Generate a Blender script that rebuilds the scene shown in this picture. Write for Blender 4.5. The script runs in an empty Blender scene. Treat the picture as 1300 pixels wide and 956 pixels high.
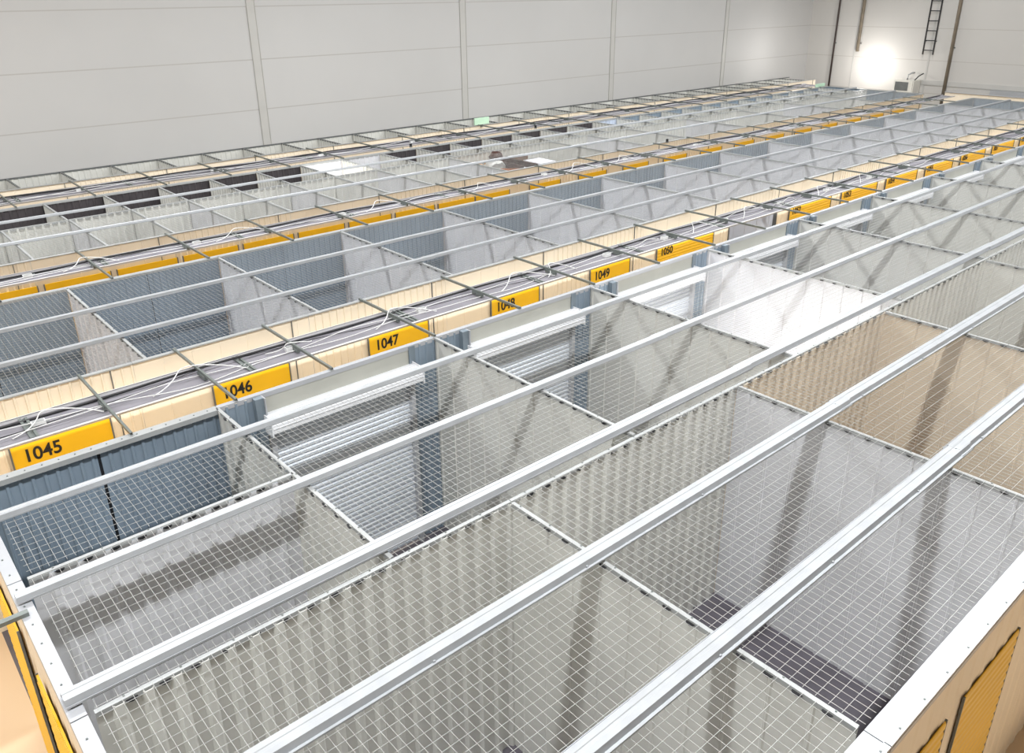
import bpy, math, random
from mathutils import Matrix, Vector
random.seed(7)
C = bpy.context.scene.collection
ZO = 2.4            # height of the storage block's rims above the floor; z below is measured from the rims
S = bpy.context.scene

# ------------------------------------------------------------------ materials
def mat(name, col, rough=.5, metal=0., var=.06, scale=3., bump=0., bscale=40., streak=0., emit=None):
    m = bpy.data.materials.new(name); m.use_nodes = True
    nt = m.node_tree; b = nt.nodes['Principled BSDF']
    b.inputs['Roughness'].default_value = rough; b.inputs['Metallic'].default_value = metal
    tc = nt.nodes.new('ShaderNodeNewGeometry')
    n = nt.nodes.new('ShaderNodeTexNoise'); n.inputs['Scale'].default_value = scale; n.inputs['Detail'].default_value = 4
    mp = nt.nodes.new('ShaderNodeMapping')
    if streak: mp.inputs['Scale'].default_value = (1, 1, streak)
    nt.links.new(tc.outputs['Position'], mp.inputs['Vector']); nt.links.new(mp.outputs[0], n.inputs['Vector'])
    r = nt.nodes.new('ShaderNodeValToRGB')
    c1 = [max(0, c * (1 - var)) for c in col]; c2 = [min(1, c * (1 + var)) for c in col]
    r.color_ramp.elements[0].position = .35; r.color_ramp.elements[1].position = .65
    r.color_ramp.elements[0].color = (*c1, 1); r.color_ramp.elements[1].color = (*c2, 1)
    nt.links.new(n.outputs['Fac'], r.inputs['Fac']); nt.links.new(r.outputs['Color'], b.inputs['Base Color'])
    if bump:
        n2 = nt.nodes.new('ShaderNodeTexNoise'); n2.inputs['Scale'].default_value = bscale
        nt.links.new(tc.outputs['Position'], n2.inputs['Vector'])
        bp = nt.nodes.new('ShaderNodeBump'); bp.inputs['Strength'].default_value = bump; bp.inputs['Distance'].default_value = .01
        nt.links.new(n2.outputs['Fac'], bp.inputs['Height']); nt.links.new(bp.outputs['Normal'], b.inputs['Normal'])
    if emit:
        b.inputs['Emission Color'].default_value = (*emit[0], 1); b.inputs['Emission Strength'].default_value = emit[1]
    return m

M = dict(
    galv=mat('galvanised_sheet', (.70, .695, .655), .40, .1, .06, 1.6, streak=.25),
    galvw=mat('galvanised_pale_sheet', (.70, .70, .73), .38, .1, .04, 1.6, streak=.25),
    blue=mat('bluegrey_primer', (.235, .295, .36), .45, .1, .08, 2.5, streak=.3),
    dark=mat('shade_dark_sheet', (.055, .048, .052), .5, .0, .15, 2.5),  # shade in the third row's back cells, put into the sheet colour
    cream=mat('cream_paint', (.85, .755, .61), .45, 0, .03, 1.2),
    beige=mat('beige_sheet', (.72, .61, .47), .42, .05, .05, 1.5, streak=.25),
    yellow=mat('yellow_paint', (.88, .52, .010), .4, 0, .03, 2),
    white=mat('white_steel', (.42, .43, .455), .35, .1, .03, 3),
    coilw=mat('coil_box_white', (.78, .79, .82), .35, 0, .03, 3),
    railw=mat('white_rail', (.66, .65, .66), .4, 0, .03, 3),
    beam=mat('galvanised_beam', (.42, .435, .455), .36, .15, .05, 8),
    tie=mat('galvanised_tie', (.17, .19, .18), .4, .3, .12, 10),
    wire=mat('galvanised_wire', (.42, .42, .405), .4, .1, .06, 20),
    tray=mat('grey_tray', (.21, .20, .225), .6, 0, .08, 5),
    chan=mat('rim_channel', (.38, .39, .39), .4, .1, .06, 5),
    darkch=mat('dark_channel', (.16, .17, .17), .5, .3, .1, 5),
    header=mat('header_grey', (.40, .40, .36), .6, 0, .05, 3),
    slat=mat('door_slat', (.58, .615, .67), .36, .1, .04, 4),
    black=mat('black_plastic', (.012, .012, .014), .45, 0, .1, 9),
    cablew=mat('white_cable_sheath', (.78, .78, .77), .45, 0, .04, 9),
    post=mat('post_steel', (.20, .245, .285), .4, .2, .1, 4),
    brown=mat('brown_wood', (.05, .016, .01), .55, 0, .25, 8),
    brownl=mat('mid_brown_wood', (.22, .13, .085), .5, 0, .2, 8),
    orange=mat('orange_brown_panel', (.42, .13, .035), .5, 0, .15, 6),
    board=mat('white_board', (.86, .87, .92), .4, 0, .02, 4),
    cloth=mat('grey_cloth', (.55, .55, .53), .8, 0, .15, 7, .4),
    tan=mat('tan_cloth', (.50, .28, .12), .8, 0, .3, 9, .4),
    pipe=mat('brown_pipe', (.20, .165, .12), .5, .1, .12, 4),
    pipedark=mat('dark_pipe', (.05, .035, .03), .5, .1, .1, 4),
    green=mat('green_exit_plastic', (.55, .75, .58), .4, 0, .05, 5, emit=((.4, .8, .5), .12)),
    stripe=mat('pale_blue_sheet', (.55, .62, .75), .45, .1, .15, 14),
    ac=mat('heater_casing', (.74, .72, .66), .5, 0, .04, 4),
)

def wall_mat(name, axis, joints, col):
    m = mat(name, col, .6, 0, .035, .25)
    nt = m.node_tree; b = nt.nodes['Principled BSDF']
    ramp = [n for n in nt.nodes if n.type == 'VALTORGB'][0]
    g = [n for n in nt.nodes if n.type == 'NEW_GEOMETRY'][0]
    sp = nt.nodes.new('ShaderNodeSeparateXYZ'); nt.links.new(g.outputs['Position'], sp.inputs[0])
    prev = None
    for zz in joints:
        a = nt.nodes.new('ShaderNodeMath'); a.operation = 'SUBTRACT'; a.inputs[1].default_value = zz + ZO
        nt.links.new(sp.outputs['Z'], a.inputs[0])
        ab = nt.nodes.new('ShaderNodeMath'); ab.operation = 'ABSOLUTE'; nt.links.new(a.outputs[0], ab.inputs[0])
        lt = nt.nodes.new('ShaderNodeMath'); lt.operation = 'LESS_THAN'; lt.inputs[1].default_value = .012
        nt.links.new(ab.outputs[0], lt.inputs[0])
        if prev is None: prev = lt
        else:
            mx = nt.nodes.new('ShaderNodeMath'); mx.operation = 'MAXIMUM'
            nt.links.new(prev.outputs[0], mx.inputs[0]); nt.links.new(lt.outputs[0], mx.inputs[1]); prev = mx
    mix = nt.nodes.new('ShaderNodeMix'); mix.data_type = 'RGBA'
    nt.links.new(prev.outputs[0], mix.inputs['Factor']); nt.links.new(ramp.outputs['Color'], mix.inputs[6])
    mix.inputs[7].default_value = (col[0] * .82, col[1] * .8, col[2] * .78, 1)
    nt.links.new(mix.outputs[2], b.inputs['Base Color'])
    return m

def floor_mat():
    m = mat('painted_concrete', (.115, .105, .125), .55, 0, .12, 3)
    nt = m.node_tree; b = nt.nodes['Principled BSDF']
    ramp = [n for n in nt.nodes if n.type == 'VALTORGB'][0]
    g = [n for n in nt.nodes if n.type == 'NEW_GEOMETRY'][0]
    sp = nt.nodes.new('ShaderNodeSeparateXYZ'); nt.links.new(g.outputs['Position'], sp.inputs[0])
    lt = nt.nodes.new('ShaderNodeMath'); lt.operation = 'LESS_THAN'; lt.inputs[1].default_value = .30
    nt.links.new(sp.outputs['X'], lt.inputs[0])
    l2 = nt.nodes.new('ShaderNodeMath'); l2.operation = 'LESS_THAN'; l2.inputs[1].default_value = 1.0
    nt.links.new(sp.outputs['Y'], l2.inputs[0])
    mx = nt.nodes.new('ShaderNodeMath'); mx.operation = 'MAXIMUM'
    nt.links.new(lt.outputs[0], mx.inputs[0]); nt.links.new(l2.outputs[0], mx.inputs[1])
    mix = nt.nodes.new('ShaderNodeMix'); mix.data_type = 'RGBA'
    nt.links.new(mx.outputs[0], mix.inputs['Factor']); nt.links.new(ramp.outputs['Color'], mix.inputs[6])
    mix.inputs[7].default_value = (.70, .52, .34, 1)
    nt.links.new(mix.outputs[2], b.inputs['Base Color'])
    return m

# ------------------------------------------------------------------ geometry helpers
class MB:
    def __init__(s): s.v = []; s.f = []; s.m = []
    def box(s, x0, x1, y0, y1, z0, z1, mi=0):
        b = len(s.v)
        s.v += [(x, y, z + ZO) for z in (z0, z1) for y in (y0, y1) for x in (x0, x1)]
        for f in ((0, 2, 3, 1), (4, 5, 7, 6), (0, 1, 5, 4), (2, 6, 7, 3), (0, 4, 6, 2), (1, 3, 7, 5)):
            s.f.append(tuple(b + i for i in f)); s.m.append(mi)
    def prism(s, prof, axis, a, b, mi=0):
        """closed profile extruded along axis ('x': profile is (y,z); 'y': (x,z); 'z': (x,y))"""
        k = len(s.v); n = len(prof)
        for t in (a, b):
            for p, q in prof:
                s.v.append({'x': (t, p, q + ZO), 'y': (p, t, q + ZO), 'z': (p, q, t + ZO)}[axis])
        for i in range(n):
            j = (i + 1) % n
            s.f.append((k + i, k + j, k + n + j, k + n + i)); s.m.append(mi)
        s.f.append(tuple(range(k + n - 1, k - 1, -1))); s.f.append(tuple(range(k + n, k + 2 * n))); s.m += [mi, mi]
    def ribbed(s, axis, a, b, c, z0, z1, pitch, depth, flat=.5, th=.006, front=0, back=0, side=-1, phase=0.):
        """ribbed sheet. axis 'x': runs along x at y=c; axis 'y': runs along y at x=c. ribs bulge towards side."""
        pts = [(a, 0.)]
        t = a + phase; ramp = pitch * (1 - flat) * .25
        while t < b - pitch * .5:
            w = pitch * (1 - flat)
            for u, d in ((t + pitch * flat, 0), (t + pitch * flat + ramp, depth), (t + pitch - ramp, depth), (t + pitch, 0)):
                if a + .001 < u < b - .001: pts.append((u, d))
            t += pitch
        pts.append((b, pts[-1][1]))
        k = len(s.v); n = len(pts)
        for off in (0, th):
            for z in (z0, z1):
                for u, d in pts:
                    w = c + side * d - side * off
                    s.v.append((u, w, z + ZO) if axis == 'x' else (w, u, z + ZO))
        for i in range(n - 1):
            s.f.append((k + i, k + i + 1, k + n + i + 1, k + n + i)); s.m.append(front)
            q = k + 2 * n
            s.f.append((q + i, q + n + i, q + n + i + 1, q + i + 1)); s.m.append(back)
            s.f.append((k + n + i, k + n + i + 1, q + n + i + 1, q + n + i)); s.m.append(back)
            s.f.append((k + i, q + i, q + i + 1, k + i + 1)); s.m.append(back)
        for i in (0, n - 1):
            s.f.append((k + i, k + n + i, k + 3 * n + i, k + 2 * n + i)); s.m.append(front)
    def slats(s, x0, x1, y, z0, z1, pitch, depth, th=.006, front=0, back=0):
        """roller curtain: horizontal slats, front side towards -y"""
        prof = []; z = z1
        while z - pitch > z0:
            prof += [(y, z), (y - depth, z - pitch * .25), (y - depth, z - pitch * .7), (y, z - pitch * .95)]
            z -= pitch
        prof.append((y, z0))
        k = len(s.v); n = len(prof)
        for off in (0, th):
            for x in (x0, x1):
                for py, pz in prof: s.v.append((x, py + off, pz + ZO))
        for i in range(n - 1):
            s.f.append((k + i, k + i + 1, k + n + i + 1, k + n + i)); s.m.append(front)
            q = k + 2 * n
            s.f.append((q + i, q + n + i, q + n + i + 1, q + i + 1)); s.m.append(back)
        s.f.append((k, k + n, k + 3 * n, k + 2 * n)); s.m.append(front)
    def tube(s, pts, r, n=6, mi=0):
        k = len(s.v); P = [Vector(p) for p in pts]
        for i, p in enumerate(P):
            d = (P[min(i + 1, len(P) - 1)] - P[max(i - 1, 0)]).normalized()
            u = d.cross(Vector((0, 0, 1)) if abs(d.z) < .9 else Vector((1, 0, 0))).normalized(); w = d.cross(u)
            for j in range(n):
                a = 2 * math.pi * j / n; q = p + r * (math.cos(a) * u + math.sin(a) * w)
                s.v.append((q.x, q.y, q.z + ZO))
        for i in range(len(P) - 1):
            for j in range(n):
                s.f.append((k + i * n + j, k + i * n + (j + 1) % n, k + (i + 1) * n + (j + 1) % n, k + (i + 1) * n + j)); s.m.append(mi)
        s.f.append(tuple(k + j for j in range(n))[::-1]); s.f.append(tuple(k + (len(P) - 1) * n + j for j in range(n))); s.m += [mi, mi]
    def build(s, name, mats, parent=None, smooth=False):
        me = bpy.data.meshes.new(name)
        o = parent.location if parent is not None else Vector((0, 0, 0))
        if parent is not None and parent.parent is not None: o = o + parent.parent.location
        me.from_pydata([(x - o[0], y - o[1], z - o[2]) for x, y, z in s.v], [], s.f)
        if not isinstance(mats, (list, tuple)): mats = [mats]
        for m in mats: me.materials.append(m)
        for p, mi in zip(me.polygons, s.m): p.material_index = mi; p.use_smooth = smooth
        import bmesh
        bm = bmesh.new(); bm.from_mesh(me); bmesh.ops.recalc_face_normals(bm, faces=bm.faces); bm.to_mesh(me); bm.free()
        ob = bpy.data.objects.new(name, me); C.objects.link(ob)
        if parent is not None: ob.parent = parent
        return ob

LABELS = {}
def tag(o, label, cat, group=None):
    o['label'] = label; o['category'] = cat; o['kind'] = 'thing'
    if group: o['group'] = group
    LABELS[label] = LABELS.get(label, 0) + 1
def thing(name, label, cat, loc, group=None):
    o = bpy.data.objects.new(name, None); C.objects.link(o)
    o.location = (loc[0], loc[1], 0); o.empty_display_size = .1
    tag(o, label, cat, group); return o
def struct(name, mb, m):
    o = mb.build(name, m); o['kind'] = 'structure'; return o
ONES = 'first second third fourth fifth sixth seventh eighth ninth tenth eleventh twelfth thirteenth fourteenth fifteenth sixteenth seventeenth eighteenth nineteenth'.split()
TENS = {2: 'twent', 3: 'thirt', 4: 'fort', 5: 'fift'}
def nth(i):      # 0 -> first
    n = i + 1
    if n < 20: return ONES[n - 1]
    t, u = divmod(n, 10)
    return TENS[t] + ('ieth' if u == 0 else 'y ' + ONES[u - 1])

# ------------------------------------------------------------------ main lines of the block (metres)
Y0, Y1, Y2, Y3, Y4, Y5, Y5B, Y6, Y7, Y8 = 1.09, 3.747, 6.579, 8.057, 10.91, 12.54, 14.55, 16.05, 17.72, 18.90
XE = 29.6
FL = -ZO
WX = 32.9; WY = 18.98

# ------------------------------------------------------------------ room
f = MB(); f.box(-10, WX + .3, -10, WY + .3, FL - .2, FL); struct('floor', f, floor_mat())
J = (-.35, .82, 1.94, 3.08, 4.2, 5.3, 6.4)
wm = wall_mat('white_sandwich_panel_back', 'x', J, (.52, .512, .50))
wm2 = wall_mat('white_sandwich_panel_end', 'y', J, (.56, .54, .51))
TOP = 8.6
f = MB(); f.box(-10, WX + .3, WY, WY + .3, FL, TOP); struct('wall_back', f, wm)
f = MB(); f.box(WX, WX + .3, -10, WY, FL, TOP); struct('wall_right', f, wm2)
f = MB(); f.box(-10.3, -10, -10, WY + .3, FL, TOP); struct('wall_left', f, wm2)
f = MB(); f.box(-10, WX + .3, -10.3, -10, FL, TOP); struct('wall_front', f, wm2)
f = MB(); f.box(-10.3, WX + .3, -10.3, WY + .3, TOP, TOP + .2); struct('ceiling', f, mat('ceiling_sheet', (.55, .55, .55), .7, 0, .05, 1))
# cover strips over the panel joints of the two visible walls
n = 0
jm = mat('joint_cover', (.50, .49, .465), .5, 0, .03, 2); jd = mat('joint_gap', (.40, .39, .36), .6, 0, .05, 2)
for x in (-3.48, 2.62, 8.71, 14.8, 20.9, 27.02):
    n += 1; f = MB()
    f.box(x - .10, x + .10, WY - .012, WY, FL, TOP); f.box(x - .104, x - .092, WY - .02, WY - .008, FL, TOP, 1); f.box(x + .092, x + .104, WY - .02, WY - .008, FL, TOP, 1)
    struct('trim_%d' % n, f, [jm, jd])
for y in (16.95, 14.0, 7.4, 1.4):
    n += 1; f = MB(); f.box(WX - .012, WX, y - .03, y + .03, FL, TOP); struct('trim_%d' % n, f, [jm])
n += 1; f = MB(); f.box(WX - .03, WX, -10, 14.1, -.05, .12); struct('trim_%d' % n, f, [jm])
n += 1; f = MB(); f.box(WX - .10, WX, -10, 11.6, -.28, -.06); struct('trim_%d' % n, f, [M['white']])

# ------------------------------------------------------------------ partitions
def clips(mb, axis, a, b, c, side):
    """dark lens-shaped openings where the ribs meet the rim channel"""
    t = a + .10
    while t < b - .12:
        prof = [(t, -.014), (t + .06, -.014), (t + .05, -.026), (t + .03, -.031), (t + .012, -.026)]
        if axis == 'x': 
            k = len(mb.v); w0, w1 = c + side * .028, c + side * .006
            for w in (w0, w1):
                for p, q in prof: mb.v.append((p, w, q + ZO))
        else:
            k = len(mb.v); w0, w1 = c + side * .028, c + side * .006
            for w in (w0, w1):
                for p, q in prof: mb.v.append((w, p, q + ZO))
        m_ = len(prof)
        for i in range(m_):
            j = (i + 1) % m_; mb.f.append((k + i, k + j, k + m_ + j, k + m_ + i)); mb.m.append(1)
        mb.f.append(tuple(range(k, k + m_))); mb.f.append(tuple(range(k + m_, k + 2 * m_))); mb.m += [1, 1]
        t += .172
def screws(mb, axis, a, b, c, z, step=.3):
    t = a + step * .5
    while t < b:
        if axis == 'x': mb.box(t - .005, t + .005, c - .005, c + .005, z, z + .005, 2)
        else: mb.box(c - .005, c + .005, t - .005, t + .005, z, z + .005, 2)
        t += step

def partition_y(x, ya, yb, label, group, m='galv', pitch=.25, depth=.010, flat=.88, near=True, back=None, chan='chan', top=0.):
    t = thing('partition', label, 'partition', (x, (ya + yb) / 2), group)
    s = MB(); s.ribbed('y', ya + .03, yb - .004, x, FL, top - .012, pitch, depth, flat, front=0, back=1, side=-1)
    s.build('ribbed_sheet', [M[m], M[back or m]], t)
    c = MB(); c.box(x - .015, x + .015, ya + .03, yb - .03, top - .014, top); c.box(x - .015, x - .012, ya + .03, yb - .03, top - .03, top - .014)
    if near: clips(c, 'y', ya + .05, yb - .05, x, -1); screws(c, 'y', ya, yb, x + .008, top)
    c.build('top_channel', [M[chan], M['black'], M['tie']], t)
    return t
def partition_x(y, xa, xb, label, group, m='galv', pitch=.15, depth=.028, flat=.55, near=True, back=None, chan='chan', split=None, top=0., z_low=FL):
    t = thing('partition', label, 'partition', ((xa + xb) / 2, y), group)
    s = MB()
    segs = [(xa + .01, xb - .01)] if split is None else [(xa + .01, split - .012), (split + .012, xb - .01)]
    for a, b in segs: s.ribbed('x', a - .006, b + .006, y, z_low, top - .012, pitch, depth, flat, front=0, back=1, side=-1)
    s.build('ribbed_sheet', [M[m], M[back or m]], t)
    if split is not None:
        s = MB(); s.box(split - .03, split + .03, y + .008, y + .03, FL, top - .015); s.build('joint_post', M['black'], t)
    c = MB(); c.box(xa + .003, xb - .003, y - .015, y + .015, top - .014, top); c.box(xa + .003, xb - .003, y - .015, y - .012, top - .03, top - .014)
    if near: clips(c, 'x', xa + .05, xb - .05, y, -1); screws(c, 'x', xa, xb, y + .008, top)
    c.build('top_channel', [M[chan], M['black'], M['tie']], t)
    return t

def mesh_cover(xa, xb, ya, yb, label, group, px=.0525, py=.0735, r=.00105, z=.006):
    mb = MB()
    xa += .012; xb -= .012; ya += .01; yb -= .01
    ph = random.uniform(.1, .9)
    def sag(u): return 0
    x = xa + px * ph
    while x < xb:
        jx = random.uniform(-.0012, .0012)
        mb.box(x - r + jx, x + r + jx, ya, yb, z, z + 2 * r); x += px
    y = ya + py * random.uniform(.1, .9)
    while y < yb:
        mb.box(xa, xb, y - r, y + r, z + 2 * r, z + 4 * r); y += py
    o = mb.build('wire_mesh_cover', M['wire'])
    tag(o, label, 'wire mesh', group)
    return o

# ---- front row (F1) : y Y0..Y1
XF1 = [.32, 3.22, 6.0, 8.83] + [8.83 + 2.82 * k for k in range(1, 8)]
XF1 = [x for x in XF1 if x < XE - .8] + [XE]
G1 = 'partitions of the front row'
for i, x in enumerate(XF1[1:-1]):
    partition_y(x, Y0, Y1, ('beige' if i == 2 else 'pale grey') + ' sheet partition across the front row of units, %s from the left' % nth(i), G1,
                'beige' if i == 2 else ('galvw' if i == 1 else 'galv'))
for i in range(len(XF1) - 1):
    a, b = XF1[i], XF1[i + 1]
    if i == 0: a = .40
    partition_x(Y1, a, b, ('beige' if i == 2 else 'grey-green') + ' ribbed wall between the front two rows, %s stretch from the left' % nth(i), 'long wall between the front two rows',
                'beige' if i == 2 else 'galv', .15, .03, .5)
    mesh_cover(a, b, Y0, Y1, 'wire mesh lid over the front row of units, %s cell from the left' % nth(i), 'wire mesh lids of the front row')

# outer face of front row with its wide white lip and yellow doors
XL0 = [XF1[i] for i in range(len(XF1))]
for i in range(len(XL0) - 1):
    a, b = XL0[i], XL0[i + 1]
    t = thing('corridor_wall', 'cream front wall with wide white lip, %s stretch from the left' % nth(i), 'wall panel', ((a + b) / 2, Y0 - .1), 'outer walls of the front edge')
    s = MB(); s.ribbed('x', a + .004, b - .004, Y0 - .09, FL, -.02, .19, .006, .5, front=0, back=1); s.build('wall_sheet', [M['cream'], M['galv']], t)
    s = MB(); s.box(a + .004, b - .004, Y0 - .135, Y0 + .0, -.016, .004); s.box(a + .004, b - .004, Y0 - .137, Y0 - .10, .004, .012); s.box(a + .004, b - .004, Y0 - .137, Y0 - .131, -.05, -.016); screws(s, 'x', a, b, Y0 - .115, .012, .27); s.build('white_lip', [M['white'], M['black'], M['tie']], t)
    for q, dx in enumerate((.15, 1.30) if i in (1, 2) else ()):
        d0 = b - .78 - dx - .17 if i else b - 1.2 - dx
        if i == 1: d0 = (4.42, 3.30)[q]
        d = thing('roller_door', 'yellow roller door in the cream front edge wall, %s from the left' % nth(2 * i + (1 - q)), 'door', (d0 + .43, Y0 - .12), 'yellow doors of the front edge')
        s = MB(); s.slats(d0, d0 + .86, Y0 - .106, FL + .02, -.55, .075, .006); s.build('door_curtain', M['yellow'], d)
        s = MB(); s.box(d0 - .012, d0, Y0 - .112, Y0 - .098, FL + .02, -.54); s.box(d0 + .86, d0 + .872, Y0 - .112, Y0 - .098, FL + .02, -.54); s.build('guide_rail', M['darkch'], d)

# outer west face
for i, (a, b) in enumerate(((Y0, Y1), (Y1, 5.13), (5.13, Y2))):
    t = thing('corridor_wall', 'cream end wall with white rim, %s stretch from the near left corner' % nth(i), 'wall panel', (.32, (a + b) / 2), 'cream end wall at the left')
    s = MB(); s.ribbed('y', a + .005, b - .005, .30, FL, -.02, .19, .006, .5, front=0, back=1, side=-1); s.build('wall_sheet', [M['cream'], M['galv']], t)
    s = MB(); s.box(.290, .372, a + .005, b - .005, -.014, .004); s.box(.290, .294, a + .005, b - .005, -.05, -.014); screws(s, 'y', a, b, .325, .004, .2); s.build('white_rim', [M['white'], M['black'], M['tie']], t)
for i, (a, b) in enumerate(((1.5, 2.36), (2.55, 3.41), (3.88, 4.74), (5.22, 6.08))):
    d = thing('roller_door', 'yellow roller door in the left end wall, %s from the near corner' % nth(i), 'door', (.28, (a + b) / 2), 'yellow doors of the left end')
    s = MB(); s.box(.270, .284, a, b, FL + .02, -.42)
    zz = FL + .1
    while zz < -.45: s.box(.266, .270, a, b, zz, zz + .03); zz += .075
    s.build('door_curtain', M['yellow'], d)
    s = MB(); s.box(.268, .284, a - .006, a, FL + .02, -.41); s.box(.268, .284, b, b + .006, FL + .02, -.41); s.build('guide_rail', M['darkch'], d)

# ---- second row (F2) : y Y1..Y2
XF2 = [.40] + [2.23 + 2.375 * k for k in range(0, 12)]
XF2 = [x for x in XF2 if x < XE - .7] + [XE]
for i, x in enumerate(XF2[1:-1]):
    partition_y(x, Y1, Y2, 'grey sheet partition across the second row of units, %s from the left' % nth(i), 'partitions of the second row', 'galv' if i != 3 else 'galvw', .17 if i == 0 else .25, .02 if i == 0 else .010, .7 if i == 0 else .88)
partition_x(5.13, .40, 2.23, 'blue-grey and silver cross partition dividing the leftmost unit of the second row', None, 'galvw', .17, .02, .6, back='blue')
for i in range(len(XF2) - 1):
    a, b = XF2[i], XF2[i + 1]
    if i == 0:
        mesh_cover(a, b, 5.15, 5.93, 'wire mesh lid over the blue-walled leftmost unit of the second row', None)
        mesh_cover(a, b, Y1, 5.11, 'wire mesh lid over the dark-shaded leftmost unit of the second row', None)
    else:
        mesh_cover(a, b, Y1, 5.93, 'wire mesh lid over the second row of units, %s cell with a roller door' % nth(i - 1), 'wire mesh lids of the second row')

def wide_rim(mb, a, b, y, w=.09):
    mb.box(a + .003, b - .003, y - w, y, -.012, 0.0); mb.box(a + .003, b - .003, y - w, y - w + .004, -.045, -.012)

# N wall of second row: blue panels, roller doors seen from inside
for i in range(len(XF2) - 1):
    a, b = XF2[i], XF2[i + 1]
    if i == 0:
        t = thing('corridor_wall', 'blue-grey ribbed wall with a dark joint behind the leftmost unit', 'wall panel', ((a + b) / 2, Y2))
        for u, v in ((a, 1.21), (1.235, b - .001)): 
            s = MB(); s.ribbed('x', u, v, Y2 - .03, FL, -.014, .088, .012, .62, front=0, back=1); s.build('wall_sheet', [M['blue'], M['cream']], t)
        s = MB(); s.box(1.20, 1.245, Y2 - .028, Y2 - .005, FL, -.02); s.build('joint_post', M['black'], t)
        s = MB(); wide_rim(s, a - .13, b, Y2 + .02); screws(s, 'x', a, b, Y2 - .03, 0, .12); s.build('top_rim', [M['chan'], M['black'], M['tie']], t)
        continue
    d0 = a + .41; d1 = min(a + 2.03, b - .1)
    t = thing('corridor_wall', 'blue-grey wall with pale header round the %s grey roller door of the second row' % nth(i - 1), 'wall panel', ((a + b) / 2, Y2), 'door walls of the second row')
    for u, v in ((a + .008, d0 - .08), (d1 + .07, b - .001)):
        if v - u < .1: continue
        s = MB(); s.ribbed('x', u, v, Y2 - .03, FL, -.014, .088, .012, .62, front=0, back=1); s.build('wall_sheet', [M['blue'], M['cream']], t)
    s = MB(); s.box(d0, d1, Y2 - .03, Y2 - .01, -.42, -.012); s.build('header_panel', M['header'], t)
    for x, e in ((d0 - .05, 1), (d1 + .03, 0)):
        s = MB()
        if e: s.box(x - .04, x + .04, Y2 - .10, Y2 - .02, FL, -.012); s.box(x + .04, x + .052, Y2 - .12, Y2 - .02, -.25, -.012, 1)
        else: s.box(x - .028, x + .045, Y2 - .045, Y2 - .02, FL, -.012)
        s.build('door_post', [M['post'], M['white']], t)
    s = MB(); wide_rim(s, a, b, Y2 + .02, .055); s.build('top_rim', M['white'], t)
    d = thing('roller_door', 'white-slatted roller door seen from inside the second row, %s from the left' % nth(i - 1), 'door', ((d0 + d1) / 2, Y2 - .1), 'slatted doors of the second row')
    s = MB(); s.slats(d0 + .03, d1 - .05, Y2 - .06, FL + .02, -.36, .056, .012); s.build('door_curtain', M['slat'], d)
    s = MB()
    s.prism([(Y2 - .03, -.205), (Y2 - .10, -.19), (Y2 - .17, -.20), (Y2 - .225, -.225), (Y2 - .24, -.25), (Y2 - .24, -.33), (Y2 - .225, -.345), (Y2 - .03, -.345)], 'x', d0 - .02, d1 + .03)
    s.box(d0 - .02, d1 + .03, Y2 - .135, Y2 - .125, -.195, -.183); s.box(d0 - .02, d1 + .03, Y2 - .247, Y2 - .239, -.285, -.275); s.box(d0 - .03, d0 - .02, Y2 - .25, Y2 - .03, -.36, -.18); s.box(d1 + .03, d1 + .04, Y2 - .25, Y2 - .03, -.36, -.18)
    s.build('coil_box', M['coilw'], d)
    for x in (d0, d1 - .05):
        s = MB(); s.box(x, x + .05, Y2 - .12, Y2 - .055, FL + .01, -.36); s.build('guide_rail', M['white'], d)

# ---- corridor walls facing the camera, with yellow doors
def number(txt, x, y, z, h, parent, curtain):
    cu = bpy.data.curves.new('number_text', 'FONT'); cu.body = txt; cu.size = h * 1.5; cu.extrude = .0015; cu.offset = .0037
    o = bpy.data.objects.new('tmp', cu); C.objects.link(o)
    dg = bpy.context.evaluated_depsgraph_get()
    me = bpy.data.meshes.new_from_object(o.evaluated_get(dg)); C.objects.unlink(o); bpy.data.objects.remove(o)
    R = Matrix.Rotation(math.pi / 2, 4, 'X'); me.transform(Matrix.Diagonal((.9, 1, 1, 1))); me.transform(R)
    me.transform(Matrix.Translation((x - parent.location.x, y - parent.location.y, z + ZO - parent.location.z)))
    me.materials.clear(); me.materials.append(M['black'])
    n = bpy.data.objects.new('door_number', me); C.objects.link(n); n.parent = curtain
    return n

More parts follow.
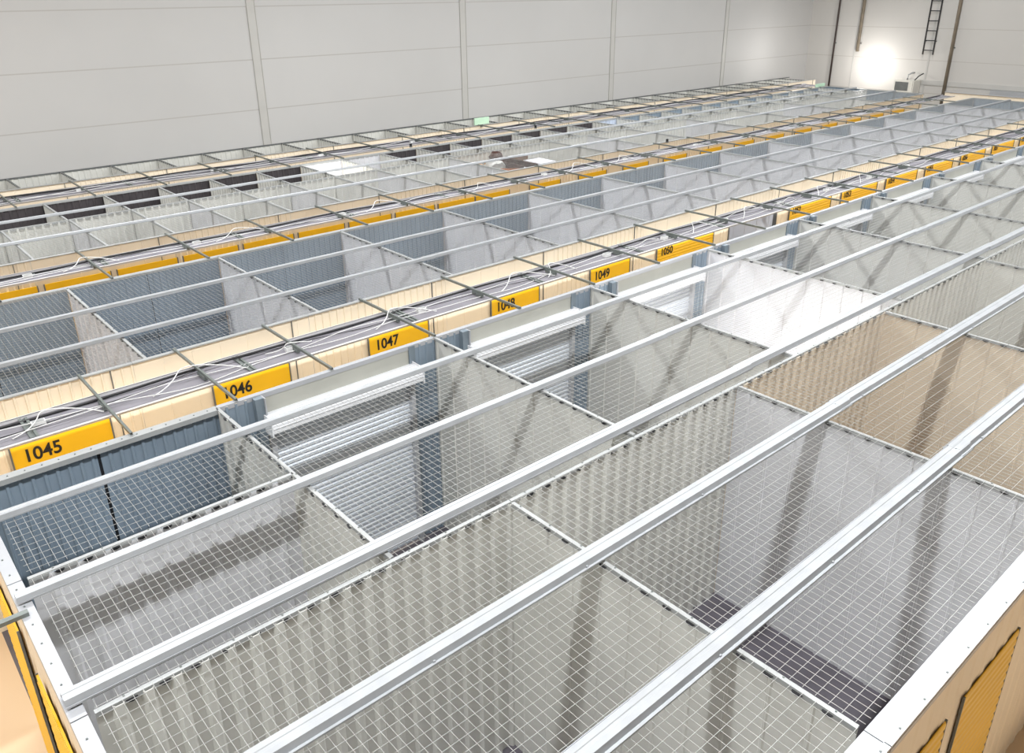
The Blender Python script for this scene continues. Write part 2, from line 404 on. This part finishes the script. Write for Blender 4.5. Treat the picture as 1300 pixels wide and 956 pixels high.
def corridor_front(Y, segs, doors, rowname, topz, slat_from=0, numbers=None, opened=(), rim='chan'):
    """Y: wall plane, faces -y. segs: wall bay borders; doors: (x0,x1). openings are cut only where a door stands open"""
    for i in range(len(segs) - 1):
        a, b = segs[i], segs[i + 1]
        t = thing('corridor_wall', 'cream ribbed corridor wall of %s, %s bay from the left' % (rowname, nth(i)), 'wall panel', ((a + b) / 2, Y), 'cream wall of ' + rowname)
        s = MB()
        ops = [d for d in doors if d[0] >= a - .01 and d[1] <= b + .01 and doors.index(d) in opened]
        if ops:
            d = ops[0]
            for u, v in ((a + .003, d[0]), (d[1], b - .003)):
                if v - u > .05:
                    q = MB(); q.ribbed('x', u, v, Y, FL, -.014, .10, .008, .7, front=0, back=1); q.build('wall_sheet', [M['cream'], M['galv']], t)
            s.ribbed('x', d[0], d[1], Y, topz, -.014, .10, .008, .7, front=0, back=1)
        elif i % 2 == 0: s.ribbed('x', a + .003, b - .003, Y, FL, -.014, .095, .012, .7, front=0, back=1)
        else: s.ribbed('x', a + .003, b - .003, Y, FL, -.014, .30, .003, .96, front=0, back=1)
        s.build('wall_sheet', [M['cream'], M['galv']], t)
        s = MB(); s.box(a + .002, b - .002, Y - .022, Y + .03, -.014, 0); s.build('top_rim', M[rim], t)
        s = MB(); s.box(b - .22, b - .212, Y - .014, Y + .002, FL, -.014); s.build('joint_line', M['darkch'], t)
    for i, (x0, x1) in enumerate(doors):
        num = numbers[i] if numbers else None
        if i in opened:
            d = thing('roller_door', 'rolled-up roller door over the open dark doorway of %s' % rowname, 'door', ((x0 + x1) / 2, Y + .1))
            s = MB(); s.box(x0, x1, Y + .04, Y + .26, -.40, -.16); s.build('coil_box', M['galv'], d)
            s = MB(); s.box(x0 - .02, x0 + .01, Y - .014, Y + .05, FL, topz); s.box(x1 - .01, x1 + .02, Y - .014, Y + .05, FL, topz); s.build('guide_rail', M['darkch'], d)
            continue
        lab = 'yellow roller door marked %s across the first corridor' % num if num else 'yellow roller door in the cream wall of %s, %s from the left' % (rowname, nth(i))
        d = thing('roller_door', lab, 'door', ((x0 + x1) / 2, Y - .03), 'yellow doors of ' + rowname)
        s = MB()
        if i >= slat_from: s.slats(x0, x1, Y - .02, FL + .02, topz, .05, .006)
        else: s.slats(x0, x1, Y - .02, FL + .02, topz - .5, .05, .006); s.box(x0, x1, Y - .026, Y - .014, topz - .5, topz)
        cur = s.build('door_curtain', M['yellow'], d)
        for x in (x0 - .014, x1):
            s = MB(); s.box(x, x + .014, Y - .034, Y - .013, FL + .01, topz + .004); s.build('guide_rail', M['darkch'], d)
        if num: number(num, x0 + .085, Y - .030, -.685 if i < 5 else -.625, .125 if i < 5 else .115, d, cur)

doorsA = [(.79 + 1.94 * k, 1.67 + 1.94 * k) for k in range(5)] + [(10.1, 11.6), (12.09, 13.58), (14.01, 15.53), (15.95, 17.45), (17.87, 19.36)] + [(20.3 - .5 + 1.95 * k, 21.29 + 1.95 * k) for k in range(4)]
numsA = [str(1045 + k) for k in range(len(doorsA))]
XMID = [.2] + [2.13 + 1.94 * k for k in range(14)] + [XE]
segA = [-.1] + [1.99 + 1.94 * k for k in range(4)] + [9.75, 11.85, 13.8, 15.74, 17.66, 19.58, 21.54, 23.49, 25.44, 27.39, XE]
corridor_front(Y3, segA, doorsA, 'the middle row', -.40, slat_from=5, numbers=numsA, opened=(6,))
for i, x in enumerate(XMID[1:-1]):
    partition_y(x, Y3, Y4, 'pale grey partition across the middle row, %s from the left' % nth(i), 'partitions of the middle row', 'galvw', .25, .010, .88, near=i < 4)
for i in range(len(XMID) - 1):
    a, b = XMID[i], XMID[i + 1]
    mid = (a + b) / 2
    partition_x(Y4, a, b, 'blue-grey wall with dark joint behind the middle row, %s cell from the left' % nth(i), 'blue-grey back wall of the middle row',
                'blue', .088, .012, .62, near=False, back='cream', split=mid, chan='chan')
    mesh_cover(a, b, Y3, Y4, 'wire mesh lid over the middle row, %s cell from the left' % nth(i), 'wire mesh lids of the middle row')
# wider flat top rims along the far side of the middle row
for nm, Y, who in (('rim_profile', Y4, 'back wall of the middle row'), ('rim_profile', Y6, 'back wall of the third row')):
    s = MB(); s.box(.2, XE, Y + .022, Y + .075, -.014, .0); o = s.build(nm, M['chan']); tag(o, 'long flat white capping rail on the ' + who, 'rail')

doorsB = [(1.20 + .98 * k, 2.08 + .98 * k) for k in range(9)] + [(9.95 + 1.452 * k, 10.83 + 1.452 * k) for k in range(13)]
segB = [.1 + 1.96 * k + .02 for k in range(15)] + [XE]
corridor_front(Y5, segB, doorsB, 'the third row', -.375, slat_from=99)
X3A = [1.15 + .98 * k for k in range(10)] + [10.85, 13.9, 15.2, 16.7, 19.2, 21.7, 24.2, 26.7]
X3A = sorted(X3A)
for i, x in enumerate(X3A):
    partition_y(x, Y5, Y5B, 'grey sheet partition, near half of the third row, %s from the left' % nth(i), 'partitions of the third row, near half', 'galv' if i % 2 else 'galvw', .25, .010, .88, near=False)
B3 = [.15] + X3A + [XE]
for i in range(len(B3) - 1):
    partition_x(Y5B, B3[i], B3[i + 1], 'ribbed grey wall midway through the third row, %s cell from the left' % nth(i), 'long wall along the middle of the third row', 'galv', .12, .02, .6, near=False)
    mesh_cover(B3[i], B3[i + 1], Y5, Y5B, 'wire mesh lid, near half of the third row, %s from the left' % nth(i), 'wire mesh lids of the third row, near half')
X3B = [1.10 + .992 * k for k in range(29)]
X3B = [x for x in X3B if x < XE - .5]
for i, x in enumerate(X3B):
    partition_y(x, Y5B, Y6, 'narrow grey partition, far half of the third row, %s from the left' % nth(i), 'partitions of the third row, far half', 'galv', .12, .018, .6, near=False)
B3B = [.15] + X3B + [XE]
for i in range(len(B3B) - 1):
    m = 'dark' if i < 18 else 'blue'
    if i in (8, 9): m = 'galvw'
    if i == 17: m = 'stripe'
    partition_x(Y6, B3B[i], B3B[i + 1], {'dark': 'shade-darkened brown', 'blue': 'blue-grey', 'galvw': 'pale lit grey', 'stripe': 'pale blue striped'}[m] + ' back wall of the third row, %s cell from the left' % nth(i),
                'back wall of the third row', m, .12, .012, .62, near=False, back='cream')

# last row along the white wall
segC = [.1 + 1.98 * k for k in range(16)]
segC = [x for x in segC if x < 30.5] + [31.6]
corridor_front(Y7, segC, [], 'the last row', -.4)
X4 = [1.10 + .992 * k for k in range(31)]
for i, x in enumerate(X4):
    partition_y(x, Y7, Y8, 'short grey partition in the last row by the white wall, %s from the left' % nth(i), 'partitions of the last row', 'galv', .12, .018, .6, near=False, chan='darkch')
B4 = [.15] + X4 + [31.6]
for i in range(len(B4) - 1):
    partition_x(Y8, B4[i], B4[i + 1], 'grey dark-rimmed panel beside the white back wall, %s from the left' % nth(i), 'back wall of the last row', 'galv', .12, .012, .62, near=False, chan='darkch')  # shade on this back rim is put into its darker channel colour

# closing walls at the far right end of the rows and the cross corridor behind them
for i, (a, b, w) in enumerate(((Y0, Y1, 'front row'), (Y1, Y2, 'second row'), (Y3, Y4, 'middle row'), (Y5, Y6, 'third row'))):
    partition_y(XE, a, b, 'end partition closing the %s at the far right' % w, 'end partitions', 'blue', .12, .012, .62, near=False, back='cream')
for i, (a, b) in enumerate(((-2., 2.2), (2.2, 6.4), (6.4, 12.3))):
    t = thing('corridor_wall', 'cream wall across the far right end corridor, %s stretch from the near side' % nth(i), 'wall panel', (30.7, (a + b) / 2), 'cream walls of the far end corridor')
    s = MB(); s.ribbed('y', a + .004, b - .004, 30.7, FL, -.014, .3, .004, .9, front=0, back=1, side=-1); s.build('wall_sheet', [M['cream'], M['galv']], t)
    s = MB(); s.box(30.66, 30.75, a + .004, b - .004, -.014, 0); s.build('top_rim', M['white'], t)
    t = mesh_cover(30.76, 32.6, a + .01, b - .01, 'wire mesh lid beyond the far right end corridor, %s from the near side' % nth(i), 'wire mesh lids at the far end', px=.1, py=.1)

# ------------------------------------------------------------------ beams lying on the rims
def hat(yc, w=.20, tw=.095, h=.065, z=.018, th=.004):
    a = yc - w / 2; b = yc + w / 2; c = yc - tw / 2; d = yc + tw / 2
    return [(a, z + .012), (a, z), (c - .008, z), (c, z + h - th), (d, z + h - th), (d + .008, z), (b, z), (b, z + .012), (b - th, z + .012), (b - th, z + th), (d + .010, z + th),
            (d + .003, z + h), (yc + .014, z + h), (yc + .008, z + h - .006), (yc - .008, z + h - .006), (yc - .014, z + h), (c - .003, z + h), (c - .010, z + th), (a + th, z + th), (a + th, z + .012)]
def beam(yc, xa, xb, label, w=.20, tw=.095, h=.065):
    t = thing('steel_beam', label, 'beam', ((xa + xb) / 2, yc), None)
    xs = [xa]
    while xs[-1] + 5.9 < xb - 2: xs.append(xs[-1] + 5.9)
    xs.append(xb)
    for i in range(len(xs) - 1):
        s = MB(); dz = .0015 * (i % 2)
        prof = hat(yc + .004 * ((i % 2) * 2 - 1), w, tw, h, .018 + dz)
        s.prism(prof, 'x', xs[i], xs[i + 1] + (.18 if i < len(xs) - 2 else 0))
        x = xs[i] + .4
        while x < xs[i + 1]:
            s.box(x - .007, x + .007, yc - w / 2 + .012, yc - w / 2 + .026, .022, .034); s.box(x + .6 - .007, x + .6 + .007, yc + w / 2 - .026, yc + w / 2 - .012, .022, .034); x += 1.19
        s.build('profile', M['beam'], t)
    return t
XB = XE - .1
BL = (
    (1.90, .30, .155, .09, .05, 'galvanised beam nearest the white front lip, over the front row'),
    (2.905, .30, .155, .09, .05, 'galvanised beam running over the middle of the front row'),
    (3.895, .30, .12, .075, .045, 'galvanised beam just behind the wall between the two front rows'),
    (4.92, .30, .095, .06, .04, 'galvanised beam over the middle of the second row'),
    (5.94, .30, .09, .055, .04, 'galvanised beam over the far side of the second row, above the slatted doors'),
    (8.80, .15, .08, .05, .035, 'galvanised beam over the near half of the middle row'),
    (9.80, .15, .08, .05, .035, 'galvanised beam over the far half of the middle row'),
    (13.50, .15, .08, .05, .035, 'galvanised beam over the near half of the third row'),
    (14.93, .15, .08, .05, .035, 'galvanised beam over the far half of the third row'))
for yc, xa, w_, tw_, h_, lab in BL: beam(yc, xa, XB, lab, w_, tw_, h_)

# ------------------------------------------------------------------ corridors: hanging trays, ties, cables
def tray(y0, y1, label, name_axis=None, z=-.045):
    t = thing('lighting_tray', label, 'tray', (14, (y0 + y1) / 2))
    s = MB(); s.box(-.3, XE + .4, y0, y1, z - .006, z); s.build('tray_floor', M['tray'], t)
    s = MB(); s.box(-.3, XE + .4, y0 - .006, y0, z - .018, z + .016); s.box(-.3, XE + .4, y0 - .034, y0, z + .012, z + .016); s.build('edge_rail', M['railw'], t)
    s = MB(); s.box(-.3, XE + .4, y1, y1 + .006, z - .018, z + .03); s.box(-.3, XE + .4, y1, y1 + .018, z + .026, z + .03); s.build('edge_rail', M['railw'], t)
    x = .9
    k = 0
    while x < XE:
        s = MB(); s.box(x - .035, x - .012, y0, y1, z, z + .018); s.box(x + .012, x + .035, y0, y1, z, z + .018); s.box(x - .012, x + .012, y0, y1, z, z + .004); s.build('cross_bracket', M['tie'], t); x += 1.94; k += 1
    return t
TA = tray(7.13, 7.575, 'long grey lighting tray hanging in the first corridor, in front of the numbered doors')
TB = tray(11.68, 12.06, 'long grey lighting tray hanging in the second corridor')
TC = tray(16.62, 17.20, 'long grey lighting tray hanging in the corridor nearest the back wall')

def ties(ya, yb, xs, word):
    for i, x in enumerate(xs):
        t = thing('tie_bar', 'dark galvanised tie bar bridging %s, %s from the left' % (word, nth(i)), 'tie bar', (x, (ya + yb) / 2), 'tie bars across ' + word)
        s = MB(); w = .0105
        s.prism([(x - w, .030), (x - w, .002), (x - w + .003, .002), (x - w + .003, .027), (x + w - .003, .027), (x + w - .003, .002), (x + w, .002), (x + w, .030)], 'y', ya - .03, yb + .01); s.build('channel', M['tie'], t)
        s = MB(); s.box(x - .018, x + .018, yb - .03, yb + .012, .0, .004); s.box(x - .018, x + .018, ya - .04, ya, .0, .004); s.build('end_plate', M['chan'], t)
        s = MB(); ym = (ya + yb) / 2; s.box(x - .02, x + .02, ym - .08, ym + .10, -.035, .0); s.build('hanger_bracket', M['tie'], t)
ties(Y2, Y3, [1.50, 2.41, 3.38, 4.61, 5.82, 7.05, 8.3, 9.53, 10.8, 12.06, 13.28, 14.46, 15.7, 16.95, 18.2, 19.45, 20.7, 21.95, 23.2, 24.45, 25.7, 26.95, 28.2], 'the first corridor')
ties(Y4, Y5, [1.4 + 1.27 * k for k in range(22)], 'the second corridor')
ties(Y6, Y7, [1.37 + 1.285 * k for k in range(22)], 'the third corridor')
s = MB(); s.prism([(4.74, .032), (4.74, .006), (4.743, .006), (4.743, .029), (4.777, .029), (4.777, .006), (4.78, .006), (4.78, .032)], 'x', -1.9, .33)
o = s.build('tie_bar', M['tie']); tag(o, 'steel tie bar reaching left from the corner of the end wall', 'tie bar')

def cable(y0, y1, z, r, m, label, amp, seed, loops=0, x0=-.4, x1=XE, group=None):
    rr = random.Random(seed); pts = []; x = x0; ph = [rr.uniform(0, 6) for _ in range(4)]
    while x < x1:
        t = .5 + .5 * (.55 * math.sin(x * 1.1 + ph[0]) + .3 * math.sin(x * 2.3 + ph[1]) + .15 * math.sin(x * 5.1 + ph[2])) * amp
        pts.append((x, y0 + (y1 - y0) * t, z + .012 * (1 + math.sin(x * 1.9 + ph[3])))); x += .09
    s = MB(); s.tube(pts, r, 6); o = s.build('cable', M[m], smooth=True); tag(o, label, 'cable', group)
    return pts
for nm, a, b, z, ks, wd in (('first', 7.13, 7.575, -.035, 1, .0055), ('second', 11.68, 12.06, -.035, 1, .006), ('third', 16.62, 17.2, -.035, 1, .007)):
    cable(b - .10, b - .03, z, wd * 2.2, 'black', 'thick black strand for the rail shadow along the far edge of the tray in the %s corridor' % nm, .6, 11 + len(nm))  # black tube added to draw the shadow inside the tray's far rail
    cable(a + .12, b - .05, z, wd * .7, 'black', 'thin black cable winding along the tray in the %s corridor' % nm, .9, 21 + len(nm))
    cable(a + .03, b - .06, z, wd * .75, 'cablew', 'white cable winding widely along the tray in the %s corridor' % nm, 1., 31 + len(nm))
    cable(a + .02, b - .16, z, wd * .75, 'cablew', 'white cable keeping to the near half of the tray in the %s corridor' % nm, .8, 41 + len(nm))
# short white loops and connector boxes
def loop(x, y, L, w, z, i, where):
    pts = []
    for k in range(15):
        a = k / 14; pts.append((x + L * a + .05 * math.sin(a * 9), y + w * math.sin(a * math.pi), z + .10 * math.sin(a * math.pi) ** 2))
    s = MB(); s.tube(pts, .0055, 6); o = s.build('cable_loop', M['cablew'], smooth=True); tag(o, 'short white cable loop on the tray in %s, %s from the left' % (where, nth(i)), 'cable', 'cable loops in ' + where)
for i, (x, L, w) in enumerate(((.75, .7, .16), (1.9, .9, .22), (3.1, .5, -.12), (4.3, .8, .2), (6.1, .9, .22), (6.9, .5, .2), (8.6, .7, -.15), (9.9, .6, .2), (11.2, .8, .2), (12.4, .6, -.12), (13.5, .7, .2), (15.0, .7, .18))):
    loop(x, 7.22 + (.0 if w > 0 else .2), L, w, -.03, i, 'the first corridor')
for i, (x, L, w) in enumerate(((2.3, .7, .16), (4.4, .9, .16), (7.0, .8, .2), (9.3, .5, .1), (11.8, .8, .2), (13.2, .6, .12))):
    loop(x, 11.76, L, w, -.03, i, 'the second corridor')
for j, (where, yy, xs) in enumerate((('the first corridor', 7.36, [.98, 3.35, 5.0, 8.15, 9.4, 10.9, 12.5, 14.0, 15.6, 17.2]), ('the second corridor', 11.87, [1.9, 4.15, 6.6, 9.1, 11.2, 13.6, 16.1]), ('the third corridor', 16.9, [3.9, 6.5, 9.0, 11.5]))):
    for i, x in enumerate(xs):
        t = thing('junction_box', 'small pale junction box on the tray in %s, %s from the left' % (where, nth(i)), 'junction box', (x, yy), 'junction boxes in ' + where)
        s = MB(); s.box(x - .055, x + .055, yy - .03, yy + .03, -.045, .0); bb = s.build('box_body', M['cablew'], t)
        s = MB(); s.box(x - .045, x + .045, yy - .022, yy + .022, .0, .006); s.tube([(x + .05, yy, -.02), (x + .085, yy, -.02)], .012); s.build('lid', M['chan'], bb)

# ------------------------------------------------------------------ stored things poking up in the third row
t = thing('cabinet', 'dark brown open-topped wooden cabinet standing tall in a unit of the third row', 'cabinet', (11.95, 13.5))
s = MB(); s.box(11.70, 12.10, 14.00, 14.03, FL, -.06); s.build('back_panel', M['brown'], t)
for x in (11.70, 12.07): s = MB(); s.box(x, x + .03, 13.03, 14.0, FL, -.09); s.build('side_panel', M['brown'], t)
s = MB(); s.box(11.73, 12.07, 13.03, 13.06, FL, -.22); s.build('front_panel', M['brown'], t)
s = MB(); s.box(11.73, 12.07, 13.06, 14.0, -.52, -.49); s.build('shelf', M['brown'], t)
s = MB(); s.box(11.76, 12.0, 13.5, 13.95, -.49, -.28); o = s.build('storage_box', M['brown']); tag(o, 'dark box lying inside the open brown cabinet', 'box')
s = MB(); s.box(12.13, 12.75, 14.06, 14.10, FL, -.10); o = s.build('wooden_panel', M['brownl']); tag(o, 'tall mid-brown wooden panel standing behind the white tabletop', 'panel')
s = MB(); s.prism([(11.30, 13.32), (11.315, 13.335), (11.665, 13.025), (11.65, 13.01)], 'z', -.26, -.13)
o = s.build('drawer_front', M['orange']); tag(o, 'orange-brown wooden drawer front lying before the dark cabinet', 'drawer front')
s = MB(); s.box(11.27, 11.66, 12.95, 13.9, FL, -.62); s.box(11.27, 11.66, 13.2, 13.9, -.62, -.262); o = s.build('storage_box', M['cloth']); tag(o, 'tall grey wrapped stack carrying the orange-brown drawer front', 'box')
s = MB(); s.box(11.668, 11.688, 12.86, 13.0, FL, -.10); o = s.build('white_board', M['board']); tag(o, 'narrow white board on edge between the drawer front and the cabinet', 'board')
t = thing('table', 'white tabletop lying flat on dark legs right of the brown cabinet', 'table', (12.33, 13.23))
s = MB(); s.box(12.12, 12.56, 12.94, 13.52, -.115, -.08); s.build('tabletop', M['board'], t)
for x, y in ((12.14, 12.97), (12.50, 12.97), (12.14, 13.44), (12.50, 13.44)):
    s = MB(); s.box(x, x + .04, y, y + .04, FL, -.115); s.build('leg', M['darkch'], t)
s = MB(); s.box(12.19, 12.49, 13.02, 13.43, FL, -.30); o = s.build('storage_box', M['darkch']); tag(o, 'dark box standing between the legs of the white table', 'box')
def blob(name, cx, cy, cz, rx, ry, rz, m, label, cat, seed):
    rr = random.Random(seed); s = MB(); nu, nv = 18, 10; k = 0
    for i in range(nv + 1):
        for j in range(nu):
            a = 2 * math.pi * j / nu; b = math.pi * i / nv
            q = 1 + .16 * math.sin(3 * a + seed) * math.sin(b) + .1 * math.sin(5 * a + 4 * b + seed) + rr.uniform(-.05, .05)
            s.v.append((cx + rx * q * math.sin(b) * math.cos(a), cy + ry * q * math.sin(b) * math.sin(a), cz + rz * q * math.cos(b) + ZO))
    for i in range(nv):
        for j in range(nu):
            s.f.append((i * nu + j, i * nu + (j + 1) % nu, (i + 1) * nu + (j + 1) % nu, (i + 1) * nu + j)); s.m.append(0)
    o = s.build(name, M[m], smooth=True); tag(o, label, cat); return o
blob('blanket', 11.46, 13.72, -.16, .20, .24, .13, 'cloth', 'crumpled pale grey blanket heaped left of the brown cabinet', 'blanket', 3)
blob('blanket', 11.15, 13.95, -.20, .17, .22, .11, 'tan', 'rumpled tan and brown cloth at the left of the stored heap', 'cloth', 5)
blob('bag', 11.95, 14.25, -.08, .16, .13, .11, 'brown', 'dark brown bag on top of the stored heap under the beam', 'bag', 8)
s = MB(); s.box(10.95, 11.26, 13.5, 14.3, FL, -.31); o = s.build('storage_box', M['tan']); tag(o, 'tall tan carton under the tan cloth', 'box')
s = MB(); s.box(11.76, 12.05, 14.1, 14.45, FL, -.19); o = s.build('storage_box', M['tan']); tag(o, 'tall tan carton under the dark bag', 'box')
# black bits near the third corridor
blob('bag', 14.0, 15.35, -.42, .22, .2, .14, 'black', 'black bag and white paper in a far unit of the third row', 'bag', 2)
for i, (x, y) in enumerate(((10.98, 16.20), (14.98, 16.22), (15.75, 12.44))):
    t = thing('dome_camera', 'small black dome camera on the cream wall, %s from the left' % nth(i), 'camera', (x, y), 'black dome cameras')
    s = MB(); s.tube([(x, y, .03), (x, y, .0)], .035, 12); s.build('mount', M['darkch'], t)
    s = MB()
    for a in range(5):
        pass
    s.tube([(x, y, .03), (x, y, .055), (x, y, .075), (x, y, .085)], .03, 12); s.build('dome', M['black'], t)
for i, (x, y, w) in enumerate(((14.35, 17.70, .5), (29.0, 16.05, .6))):
    t = thing('exit_sign', ('pale green translucent emergency sign standing on the last row' if i == 0 else 'pale green glowing emergency sign at the far end of the rows'), 'sign', (x, y))
    s = MB(); s.box(x - w / 2, x + w / 2, y - .02, y + .02, .02, .20 if i == 0 else .13); s.build('sign_plate', M['green'], t)
    s = MB(); s.box(x - .03, x + .03, y - .03, y + .03, -.05, .02); s.build('bracket', M['darkch'], t)

# ------------------------------------------------------------------ on the end wall
def pipe(y, z0, z1, r, m, label, lean=0.):
    t = thing('pipe', label, 'pipe', (WX - r - .03, y))
    s = MB(); s.tube([(WX - r - .03, y, z1), (WX - r - .03, y, z0)], r, 10); s.build('tube', M[m], t, True)
    z = z0 + .3
    while z < z1:
        s = MB(); s.box(WX - .03, WX - .001, y - r * 1.5, y + r * 1.5, z - .02, z + .02); s.build('wall_clamp', M['darkch'], t); z += 1.7
pipe(17.80, FL, 8.4, .035, 'pipedark', 'thin dark pipe down the end wall nearest the room corner')
pipe(16.78, 1.02, 8.4, .06, 'pipe', 'brown pipe ending halfway down the end wall, above the bright glow')
pipe(13.20, FL, 8.4, .06, 'pipe', 'brown pipe right of the ladder running down the end wall')
t = thing('ladder', 'narrow black steel ladder fixed high on the end wall', 'ladder', (WX - .12, 14.02))
for y in (13.83, 14.20):
    s = MB(); s.box(WX - .14, WX - .10, y - .02, y + .02, 1.03, 8.2); s.build('side_rail', M['black'], t)
z = 1.18
while z < 8:
    s = MB(); s.tube([(WX - .12, 13.83, z), (WX - .12, 14.20, z)], .016, 8); s.build('rung', M['black'], t); z += .34
for z in (1.5, 3.5, 5.5):
    for y in (13.83, 14.20):
        s = MB(); s.box(WX - .10, WX, y - .015, y + .015, z - .015, z + .015); s.build('wall_bracket', M['black'], t)
t = thing('heater_unit', 'cream air heater box with dark grille on the end wall below the ladder', 'heater', (WX - .4, 14.55))
s = MB(); s.box(WX - .65, WX - .05, 14.15, 14.85, -.45, .12); s.box(WX - .60, WX - .05, 14.12, 14.15, -.40, .1); cas = s.build('casing', M['ac'], t)
s = MB(); s.box(WX - .66, WX - .65, 14.30, 14.80, -.25, .06); s.build('grille', M['darkch'], cas)
s = MB(); s.tube([(WX - .35, 14.5, .12), (WX - .35, 14.48, .3), (WX - .2, 14.42, .36), (WX - .06, 14.4, .36)], .03, 8); s.build('hose', M['chan'], t, True)
s = MB(); s.tube([(WX - .4, 14.2, .12), (WX - .38, 14.08, .28), (WX - .3, 13.95, .38)], .02, 8); s.build('black_hose', M['black'], t, True)

# ------------------------------------------------------------------ light
def area(name, loc, sx, sy, power, col=(1, 1, 1), rot=(0, 0, 0)):
    l = bpy.data.lights.new(name, 'AREA'); l.shape = 'RECTANGLE'; l.size = sx; l.size_y = sy; l.energy = power; l.color = col
    o = bpy.data.objects.new(name, l); C.objects.link(o); o.location = (loc[0], loc[1], loc[2] + ZO); o.rotation_euler = rot; return o
area('lamp_row_near', (11, 2.1, 6.5), 36, .25, 2750, (.96, .985, 1))
area('lamp_row_far', (11, 12.1, 6.5), 36, .25, 2650, (.96, .985, 1))
def point(name, loc, power, size=.12, col=(1, .98, .95)):
    l = bpy.data.lights.new(name, 'POINT'); l.energy = power; l.shadow_soft_size = size; l.color = col
    o = bpy.data.objects.new(name, l); C.objects.link(o); o.location = (loc[0], loc[1], loc[2] + ZO); return o
point('unit_lamp', (7.75, 5.2, -1.35), 62)
point('unit_lamp', (8.55, 15.3, -.9), 30)
point('wall_lamp', (WX - .9, 16.0, .55), 75)
point('wall_lamp', (29.4, WY - 1.6, 1.0), 50)
area('roof_fill', (11, 5, 8.4), 40, 24, 200, (1, .92, .80))  # added soft fill below the ceiling, not actual fixtures
area('corridor_lamps', (14.5, 7.35, -.09), 30, .08, 170, (1, .88, .72))
area('corridor_lamps', (14.5, 11.87, -.09), 30, .08, 80, (1, .88, .72))
area('corridor_lamps', (14.5, 16.9, -.09), 30, .08, 60, (1, .86, .66))
w = bpy.data.worlds.new('w'); S.world = w; w.use_nodes = True
w.node_tree.nodes['Background'].inputs[0].default_value = (.9, .95, 1, 1); w.node_tree.nodes['Background'].inputs[1].default_value = .3

# ------------------------------------------------------------------ camera
yaw, pitch, roll, fpx = 0.855735, 0.406305, -0.009448, 1036.853
fw = Vector((math.cos(yaw) * math.cos(pitch), math.sin(yaw) * math.cos(pitch), -math.sin(pitch)))
r = Vector((math.sin(yaw), -math.cos(yaw), 0)); u = r.cross(fw)
r2 = math.cos(roll) * r + math.sin(roll) * u; u2 = -math.sin(roll) * r + math.cos(roll) * u
cd = bpy.data.cameras.new('camera'); cam = bpy.data.objects.new('camera', cd); C.objects.link(cam)
R = Matrix((r2, u2, -fw)).transposed().to_4x4()
cam.matrix_world = Matrix.Translation((0, 0, 3.37 + ZO)) @ R
cd.sensor_fit = 'HORIZONTAL'; cd.sensor_width = 36; cd.lens = fpx / 1300 * 36; cd.shift_y = -44.5 / 1300; cd.clip_start = .05; cd.clip_end = 200
S.camera = cam
S.view_settings.view_transform = 'Standard'; S.view_settings.look = 'None'; S.view_settings.gamma = 1; S.view_settings.use_curve_mapping = False
S.view_settings.exposure = 0.06
S.cycles.max_bounces = 6; S.cycles.diffuse_bounces = 4; S.cycles.use_denoising = True
